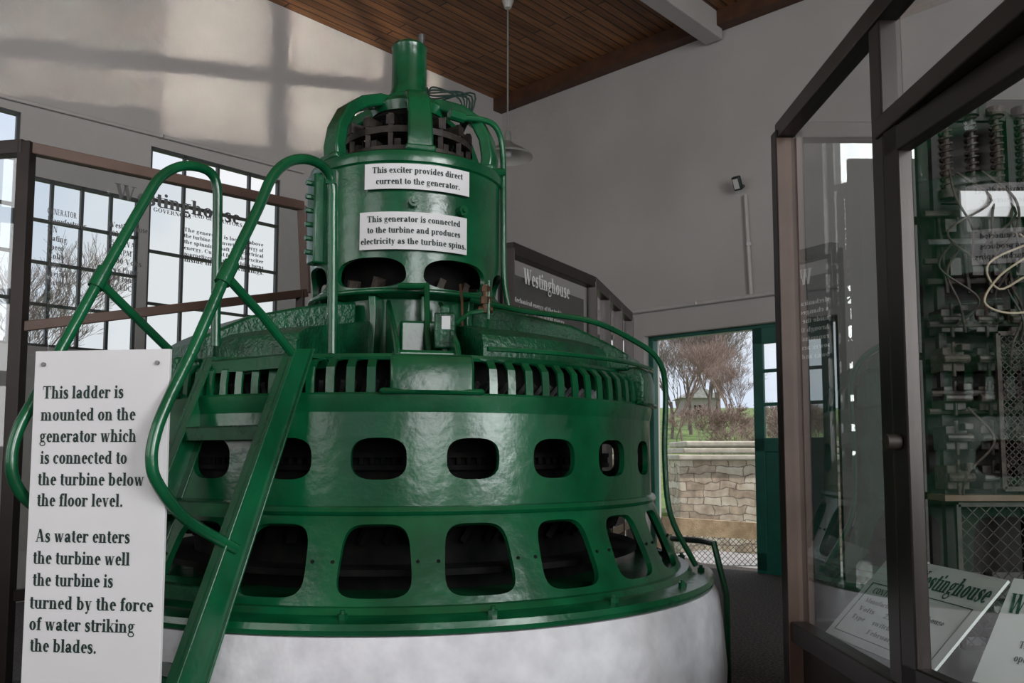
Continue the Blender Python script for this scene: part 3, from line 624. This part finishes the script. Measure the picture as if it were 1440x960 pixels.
# ---------------------------------------------------------------- middle case
m0=V((-.03,7.75,0)); m1=V((.88,9.3,0)); m2=V((1.61,11.65,0)); mz=3.6
t=thing('display_case','dark bronze framed glass display case behind the generator','display case',m1)
mb=MB()
for q in [m0,m1,m1.lerp(m2,.33),m1.lerp(m2,.66),m2]: mb.bar(q,q+V((0,0,mz)),.11,.11)
for a,b in ((m0,m1),(m1,m2)):
    mb.bar(a+V((0,0,mz)),b+V((0,0,mz)),.11,.12); mb.bar(a+V((0,0,.8)),b+V((0,0,.8)),.11,.1); mb.bar(a+V((0,0,.05)),b+V((0,0,.05)),.11,.1)
mb.done('frame',FRAME,t,smooth=False,bev=.006)
for a,b in ((m0,m1),(m1,m2)):
    MB().add([a,b,b+V((0,0,mz)),a+V((0,0,mz))],[(0,1,2,3)]).done('glass_pane',GLASS,t)
md=(m1-m0).normalized(); mn=V((md.y,-md.x,0))
MB().prism([m0-mn*.1+V((0,0,.8)),m1-mn*.1+V((0,0,.8)),m1-mn*.1+V((0,0,3.42)),m0-mn*.1+V((0,0,3.42))],-mn*.02).done('pane_darkener',DSHEET,t,smooth=False)  # dark sheet added so the pane looks dark with reflections
q0=onP(735,398,m0,(md.x,md.y)); q1=onP(800,412,m0,(md.x,md.y)); hf=lambda x,y:q0+md*x+V((0,0,y))+mn*.01
mb=MB().text('Westinghouse',hf,.15,0,0,(V((q1.x,q1.y,0))-V((q0.x,q0.y,0))).length,'L')
for i in range(7): mb.text(['Mechanical energy of the turbine','is changed to electrical energy','inside the generator and leaves','through the switch gear to the','transmission lines that carried','power across the valley to the','towns and mills near the canal'][i],hf,.045,-.2,-.2-i*.085,1.05,'L')
mb.done('lettering',WINK,t,flip=False,smooth=False)
# ---------------------------------------------------------------- right case
t=thing('display_case','large dark bronze framed glass case holding old switchgear','display case',(2.3,3.0,0))
CX=1.475; Y1=4.52; Y2=3.28; YN=1.5; XB=3.3; TZ=3.45; BZ=.83
mb=MB()
def vp(x,y,w=.1,d=.1,z0=0,z1=TZ): mb.box((x,y,(z0+z1)/2),(w,d,z1-z0))
vp(CX+.02,Y1,.15,.09); vp(CX+.01,Y2,.09,.1); vp(XB,Y1); vp(XB,YN); vp(CX,YN); vp(XB,Y2,.06,.06)
for z,h in ((TZ,.09),(BZ-.03,.1),(.04,.08)):
    mb.box((CX,(Y1+YN)/2,z),(.09,Y1-YN,h)); mb.box((XB,(Y1+YN)/2,z),(.09,Y1-YN,h)); mb.box(((CX+XB)/2,Y1,z),(XB-CX,.09,h)); mb.box(((CX+XB)/2,YN,z),(XB-CX,.09,h))
mb.box((CX+.03,(Y1+YN)/2,BZ/2),(.03,Y1-YN,BZ)); mb.box(((CX+XB)/2,Y1,BZ/2),(XB-CX,.03,BZ)); mb.box((XB,(Y1+YN)/2,BZ/2),(.03,Y1-YN,BZ))
mb.box((CX,(Y2+YN)/2,2.98),(.09,Y2-YN,.08))
mb.done('frame',FRAME,t,smooth=False,bev=.006)
MB().box((CX-.015,Y1-.052,1.9),(.075,.012,3.0)).box((CX+.065,Y1-.052,1.9),(.028,.012,3.0)).done('post_cladding',FRAMEB,t,smooth=False)
mb=MB()
y0,y1=Y2-.06,YN+.1
# the glazed door is turned slightly to catch the sign's reflection (5 degrees), hinged at its far stile
DR=M.Translation((CX-.01,y0,0))@M.Rotation(math.radians(5),4,'Z')@M.Translation((-(CX-.01),-y0,0))
mb.box((CX-.01,y0-.05,1.88),(.06,.10,2.14)); mb.box((CX-.01,y1+.05,1.88),(.06,.1,2.14)); mb.box((CX-.01,(y0+y1)/2,2.89),(.06,y0-y1,.1)); mb.box((CX-.01,(y0+y1)/2,.88),(.06,y0-y1,.12))
mb.v=[DR@v for v in mb.v]
dr_=mb.done('door',FRAME,t,smooth=False,bev=.006)
MB().cyl((CX-.04,y0-.05,1.75),(CX-.09,y0-.05,1.75),.03,n=20).done('knob',BLACKM,dr_)
gd=MB().add([DR@V(q) for q in ((CX-.01,y0,BZ),(CX-.01,y1,BZ),(CX-.01,y1,2.94),(CX-.01,y0,2.94))],[(0,1,2,3)]).done('glass_pane',GLASSD,dr_)
def pane(a,b,z0,z1,n='glass_pane',m=GLASS): MB().add([V((*a,z0)),V((*b,z0)),V((*b,z1)),V((*a,z1))],[(0,1,2,3)]).done(n,m,t)
pane((CX,Y1),(CX,Y2),BZ,TZ,m=GLASST); pane((CX,Y2),(CX,YN),3.02,TZ); pane((CX,Y1),(XB,Y1),BZ,TZ,m=GLASST); pane((XB,Y1),(XB,YN),BZ,TZ)
MB().box(((CX+XB)/2,(Y1+YN)/2,.78),(XB-CX-.12,Y1-YN-.12,.04)).done('deck',FRAME,t)
def placard(lbl,o,xd_,ud,w,h,lines,ruled=True):
    p=thing('placard',lbl,'sign',o); xd_=V(xd_).normalized(); ud=V(ud); ud=(ud-xd_*ud.dot(xd_)).normalized(); n=xd_.cross(ud)
    MB().prism([o,o+xd_*w,o+xd_*w+ud*h,o+ud*h],-n*.012).done('board',SIGNP,p,smooth=False)
    f=lambda x,y:o+xd_*x+ud*y+n*.003
    g=MB(); k=MB()
    for (s_,x,y,hh,ww,green) in lines: (g if green else k).text(s_,f,hh,x*w,y*h,ww*w,'L')
    if g.v: g.done('heading',GINK,p,flip=False,smooth=False)
    if ruled:
        b_=[(.06,.08),(.94,.08),(.94,.66),(.06,.66)]
        for i in range(4):
            a_=b_[i]; c_2=b_[(i+1)%4]; k.bar(f(a_[0]*w,a_[1]*h),f(c_2[0]*w,c_2[1]*h),.003,.003)
    if k.v: k.done('lettering',INK,p,flip=False,smooth=False)
    return p
DZ=.80
placard('white slanted placard listing control board details inside the glass case',V((1.56,4.34,DZ+.02)),(.12,-1,0),(.72,.1,.75),.86,.52,
 [('CONTROL BOARD',.12,.55,.034,.42,False),('Manufacturer     Westinghouse',.12,.44,.026,.72,False),('Volts     2300',.12,.34,.026,.4,False),('Type     switchboard',.12,.24,.026,.55,False),('February, 1926',.35,.14,.026,.42,False),('Westinghouse',.36,.74,.095,.62,True)])
placard('large white slanted placard with green lettering inside the glass case',V((1.80,3.42,DZ+.02)),(.62,-1,0),(.4,.55,.7),1.0,.5,
 [('Westinghouse',.02,.66,.095,.45,True),('The control board supplied the',.12,.36,.032,.42,False),('operator with control.',.12,.24,.032,.3,False)],False)
# switchgear
sg=thing('switchgear','old black electrical switchboard with coils, rods and wire mesh','switchboard',(2.6,4.05,DZ))
mb=MB()
for x in (2.0,2.36,2.8,3.15):
    for y in (3.95,4.3): mb.box((x,y,(DZ+3.3)/2),(.035,.035,3.3-DZ))
for z in (.9,1.5,2.2,2.9,3.3):
    for y in (3.95,4.3): mb.box((2.58,y,z),(1.18,.03,.035))
mb.box((2.58,4.1,2.3),(1.18,.03,2.3))
mb.done('rack',BOARDM,sg,smooth=False)
for i in range(9):
    x=2.05+i*.12; mb=MB(); pts=[V((x+.026*math.cos(a*.7),3.93+.026*math.sin(a*.7),2.95+a*.0035)) for a in range(0,100)]
    mb.tube(pts,.006,5); mb.cyl((x,3.93,2.92),(x,3.93,3.32),.015); mb.cyl((x,3.93,2.9),(x,3.93,2.94),.04); mb.cyl((x,3.93,3.3),(x,3.93,3.34),.04); mb.done('resistor_coil',BLACKM if i%2 else RUST,sg)
rnd=random.Random(3)
for z,y in ((2.82,3.9),(2.68,3.88),(2.6,3.92),(2.5,3.9),(2.3,3.9),(1.98,3.9),(1.9,3.93)): MB().cyl((1.92,y,z),(3.2,y,z+.02),.016,n=8).done('linkage_rod',STEEL if y==3.88 else BLACKM,sg)
mb=MB()
for i in range(12): mb.cyl((2.0+i*.1,3.87,2.44),(2.0+i*.1,3.93,2.84),.01,n=6).box((2.03+i*.1,3.88,2.56),(.05,.07,.08)).box((2.03+i*.1,3.9,2.76),(.05,.05,.06))
mb.done('lever_row',BLACKM,sg)
for i in range(7):
    x=2.03+i*.16
    for j in range(5):
        z=1.6+j*.18; mb=MB().box((x,3.96,z),(.1,.12,.11)).cyl((x-.06,3.88,z),(x+.06,3.88,z),.02,n=10).cyl((x,3.9,z-.08),(x,3.9,z+.08),.01,n=6).box((x+.03,3.87,z+.05),(.04,.05,.03)).done('contactor',BLACKM if (i+j)%3 else RUST,sg,bev=.004)
for i in range(40):
    x=2.0+rnd.random()*1.15; z=rnd.uniform(1.9,3.2)
    MB().tube([V((x,3.88,z)),V((x+rnd.uniform(-.12,.12),3.82,z-.15)),V((x+rnd.uniform(-.12,.12),3.8,z-.3)),V((x+rnd.uniform(-.1,.1),3.86,z-.42))],.006,6,smooth=True).done('wire',RUST if i%3 else BLACKM,sg)
MB().box((2.28,3.84,2.85),(.44,.012,.12)).done('sign_reflection',SIGNW,sg)  # white plate standing in for the sign's mirror image in the glass
MB().tube([V((2.3,3.8,2.70)),V((2.34,3.76,2.62)),V((2.18,3.76,2.5)),V((2.1,3.75,2.38)),V((2.2,3.75,2.33)),V((2.34,3.76,2.36)),V((2.32,3.76,2.5)),V((2.18,3.77,2.44)),V((2.14,3.77,2.56)),V((2.4,3.78,2.68))],.005,6,smooth=True).done('rope',CREAM,sg)
def mesh_panel(x0,x1,z0,z1,y,s,m,name):
    mb=MB(); w=x1-x0;h=z1-z0
    n=int((w+h)/s)
    for i in range(n):
        c=i*s
        a=(max(0,c-h),min(c,h)); b=(min(c,w),max(0,c-w))
        mb.bar(V((x0+a[0],y,z0+a[1])),V((x0+b[0],y,z0+b[1])),.004,.004); mb.bar(V((x0+w-a[0],y,z0+a[1])),V((x0+w-b[0],y,z0+b[1])),.004,.004)
    for p_,q_ in (((x0,z0),(x1,z0)),((x1,z0),(x1,z1)),((x1,z1),(x0,z1)),((x0,z1),(x0,z0))): mb.bar(V((p_[0],y,p_[1])),V((q_[0],y,q_[1])),.02,.02)
    mb.done(name,m,sg,smooth=False)
mesh_panel(2.2,3.1,1.55,2.25,3.84,.03,RUST,'mesh_guard'); mesh_panel(2.0,3.15,.85,1.48,3.86,.06,BLACKM,'mesh_guard')
MB().box((2.55,3.9,1.51),(1.25,.16,.025)).done('shelf',WOODB,sg)
# ---------------------------------------------------------------- guard rail beside pedestal
t=thing('guard_rail','short green pipe guard rail beside the concrete pedestal','railing',(1.3,5.35,0))
MB().tube([atY(945,757,6.3),atY(985,760,5.9),atY(1004,764,5.35),V((1.31,5.3,.85)),V((1.31,5.3,.5)),V((1.31,5.3,0))],.02,8,smooth=False).done('rail',GREEN,t)
# ---------------------------------------------------------------- outside
g=MB()
def gz(y): return -.45 if y<16.8 else (-.45+(y-16.8)*.875 if y<18 else .6+(y-18)*.075)
ys=[11,16.8,18,30,50,90,130]
for i in range(len(ys)-1):
    g.add([(-30,ys[i],gz(ys[i])-.1),(90,ys[i],gz(ys[i])-.1),(90,ys[i+1],gz(ys[i+1])-.1),(-30,ys[i+1],gz(ys[i+1])-.1)],[(0,1,2,3)])
grs=g.done('grass_lawn',GRASS); grs['label']='green spring grass lawn sloping up outside the doorway'; grs['category']='lawn'; grs['kind']='stuff'
dc=RM@V((dl.x+1,1.4,0))
t=thing('landing','grey concrete landing outside the open doorway','concrete slab',(dc.x,dc.y,-.4))
MB().box((dl.x+1.6,1.55,-.25),(4.2,2.1,.4)).done('slab',SLAB,t,mtx=RM)
s0=atY(957,720,16.6)
t=thing('stone_wall','tan rough sandstone retaining wall with a pale stone cap','stone wall',(5,17.2,-.5))
MB().box((s0.x+2.6,17.4,.55),(5.2,1.6,2.1)).done('masonry',STONE,t,smooth=False)
for zz,ww,xx in ((1.66,5.3,2.6),(1.79,5.2,2.65),(1.92,5.3,2.75)):
    MB().box((s0.x+xx,17.35+zz*.02,zz),(ww,1.8,.11)).done('capstone',CAPM,t,smooth=False,bev=.03)
t=thing('fence','weathered timber rail with chain link mesh below','fence',(3.5,14,-.5))
ra,rb=atY(930,738,13.6),atY(1120,750,13.6)
MB().bar(ra,rb,.1,.26).done('timber_rail',WOODR,t,smooth=False)
for q in (ra,rb): MB().box((q.x,13.7,.05),(.12,.12,1.2)).done('fence_post',WOODR,t,smooth=False)
mb=MB(); h=.9;w=rb.x-ra.x; s_=.09
for i in range(int((w+h)/s_)):
    c=i*s_; a_=(max(0,c-h),min(c,h)); b_=(min(c,w),max(0,c-w)); z0=-.4
    mb.bar(V((ra.x+a_[0],13.7,z0+a_[1])),V((ra.x+b_[0],13.7,z0+b_[1])),.008,.008); mb.bar(V((ra.x+w-a_[0],13.7,z0+a_[1])),V((ra.x+w-b_[0],13.7,z0+b_[1])),.008,.008)
mb.done('wire_mesh',STEEL,t,smooth=False)
t=thing('house','small grey house with a gable roof among bare trees','house',(19.5,90,5))
MB().box((19.5,90,6.2),(3.6,4,3)).done('house_wall',HOUSEM,t,smooth=False)
MB().prism([(17.3,87.6,7.6),(21.7,87.6,7.6),(19.5,87.6,8.8)],(0,5,0)).done('roof',SLAB,t,smooth=False)
MB().box((19.2,87.95,6.4),(.8,.1,.9)).done('house_window',DARK,t,smooth=False)
def tree(seed,h,m,depth=6,spread=.5,rs=1.0):
    rnd=random.Random(seed); mb=MB()
    def br(p,d,l,r,k):
        q=p+d*l; mb.tube([p,p.lerp(q,.5)+V((rnd.uniform(-1,1),rnd.uniform(-1,1),0))*l*.06,q],r,3 if k<5 else 6,r*.65)
        if k==0: return
        for i in range(3):
            ax=V((rnd.uniform(-1,1),rnd.uniform(-1,1),rnd.uniform(-.3,.5))).normalized()
            nd=(d+ax*spread*rnd.uniform(.7,1.4)+V((0,0,.12))).normalized()
            br(p.lerp(q,rnd.uniform(.5,1)),nd,l*rnd.uniform(.66,.84),max(.006,r*.55),k-1)
    br(V((0,0,0)),V((0,0,1)),h*.25,h*.014*rs,depth)
    return mb.done('trunk_and_branches',m,smooth=False,flip=False)
protos=[tree(1,10,BARK,7,.5,.8),tree(2,9,TWIG,7,.6,.6),tree(5,3.2,TWIG,6,.9,.7)]
spots=[(10.5,50,0,1.0),(14.5,62,0,1.3),(8.0,40,1,.75),(11.6,56,1,1.1),(17,70,0,1.4),(12.4,48,1,.8),(9.4,60,0,1.15),(13.2,55,0,1.0),(8.6,46,0,.8),(11.2,44,1,.85),(10.2,38,1,.6)]
spots+=[(6.9+(i%8)*.78,27+((i*5)%9)*1.1,2,.72+.14*(i%3)) for i in range(24)]
spots+=[(-15,26,0,1.0)]  # tree added for the tree line reflected in the case glass
used=set()
for i,(x,y,k,s_) in enumerate(spots):
    lb=['tall bare grey tree without leaves on the lawn','bare tree with reddish twigs on the lawn','low bushy shrub with reddish bare twigs'][k]
    z=gz(y)-.12
    t=thing('tree' if k<2 else 'shrub',lb,'tree' if k<2 else 'bush',(x,y,z),'bare trees outside' if k<2 else 'bare shrubs outside')
    if k in used:
        o=protos[k].copy(); sc.collection.objects.link(o)
    else: o=protos[k]; used.add(k)
    o.parent=t; t.rotation_euler=(0,0,i*1.3); t.scale=(s_,s_,s_)
# ---------------------------------------------------------------- light
w=bpy.data.worlds.new('World'); sc.world=w; w.use_nodes=True; nt=w.node_tree; bg=nt.nodes['Background']
tc=nt.nodes.new('ShaderNodeTexCoord'); nz=nt.nodes.new('ShaderNodeTexNoise'); nz.inputs['Scale'].default_value=2.5; nz.inputs['Detail'].default_value=6
rp=nt.nodes.new('ShaderNodeValToRGB'); rp.color_ramp.elements[0].position=.4; rp.color_ramp.elements[0].color=(.68,.79,.95,1); rp.color_ramp.elements[1].position=.58; rp.color_ramp.elements[1].color=(.97,.98,1,1)
nt.links.new(tc.outputs['Generated'],nz.inputs['Vector']); nt.links.new(nz.outputs['Fac'],rp.inputs[0]); nt.links.new(rp.outputs[0],bg.inputs['Color']); bg.inputs['Strength'].default_value=1.0
def area(loc,rotz,sx,sy,pw,col=(1,1,1)):
    l=bpy.data.lights.new('area','AREA'); l.shape='RECTANGLE'; l.size=sx; l.size_y=sy; l.energy=pw; l.color=col
    o=bpy.data.objects.new('area_light',l); sc.collection.objects.link(o); o.matrix_world=RM@M.Translation(loc)@M.Rotation(rotz,4,'Z')@M.Rotation(math.pi/2,4,'X'); return o
for w_ in RW[:2]: area(V(((w_[0]+w_[1])/2,-18.6,4.2)),0,w_[1]-w_[0],5,190,(1,.96,.92))
for w_,pw in zip(SW,(480,980)): area(V((17.6,(w_[0]+w_[1])/2,4.2)),math.pi/2,w_[1]-w_[0],5,pw,(.98,.98,.98))
# narrow lamps shining through rear windows, added to imitate sun patches on left wall
def beam(wi,tu,tv,pw,sx,sy,zc):
    T=onP(tu,tv,K,WLd); L=RM@V(((RW[wi][0]+RW[wi][1])/2,-18.7,zc)); d=(T-L).normalized()
    l=bpy.data.lights.new('beam','AREA'); l.shape='RECTANGLE'; l.size=sx; l.size_y=sy; l.energy=pw; l.color=(1,.9,.76); l.spread=math.radians(.7)
    o=bpy.data.objects.new('beam_light',l); sc.collection.objects.link(o); o.location=L; o.rotation_euler=d.to_track_quat('-Z','Y').to_euler()
beam(1,440,85,30,2.8,2.8,4.4)
beam(0,115,20,16,2.2,2.2,4.6)
s=bpy.data.lights.new('sun','SUN'); s.energy=3.2; s.angle=.02; s.color=(1,.93,.82); so=bpy.data.objects.new('sun',s); sc.collection.objects.link(so); so.rotation_euler=V((-.42,.27,-.87)).to_track_quat('-Z','Y').to_euler()
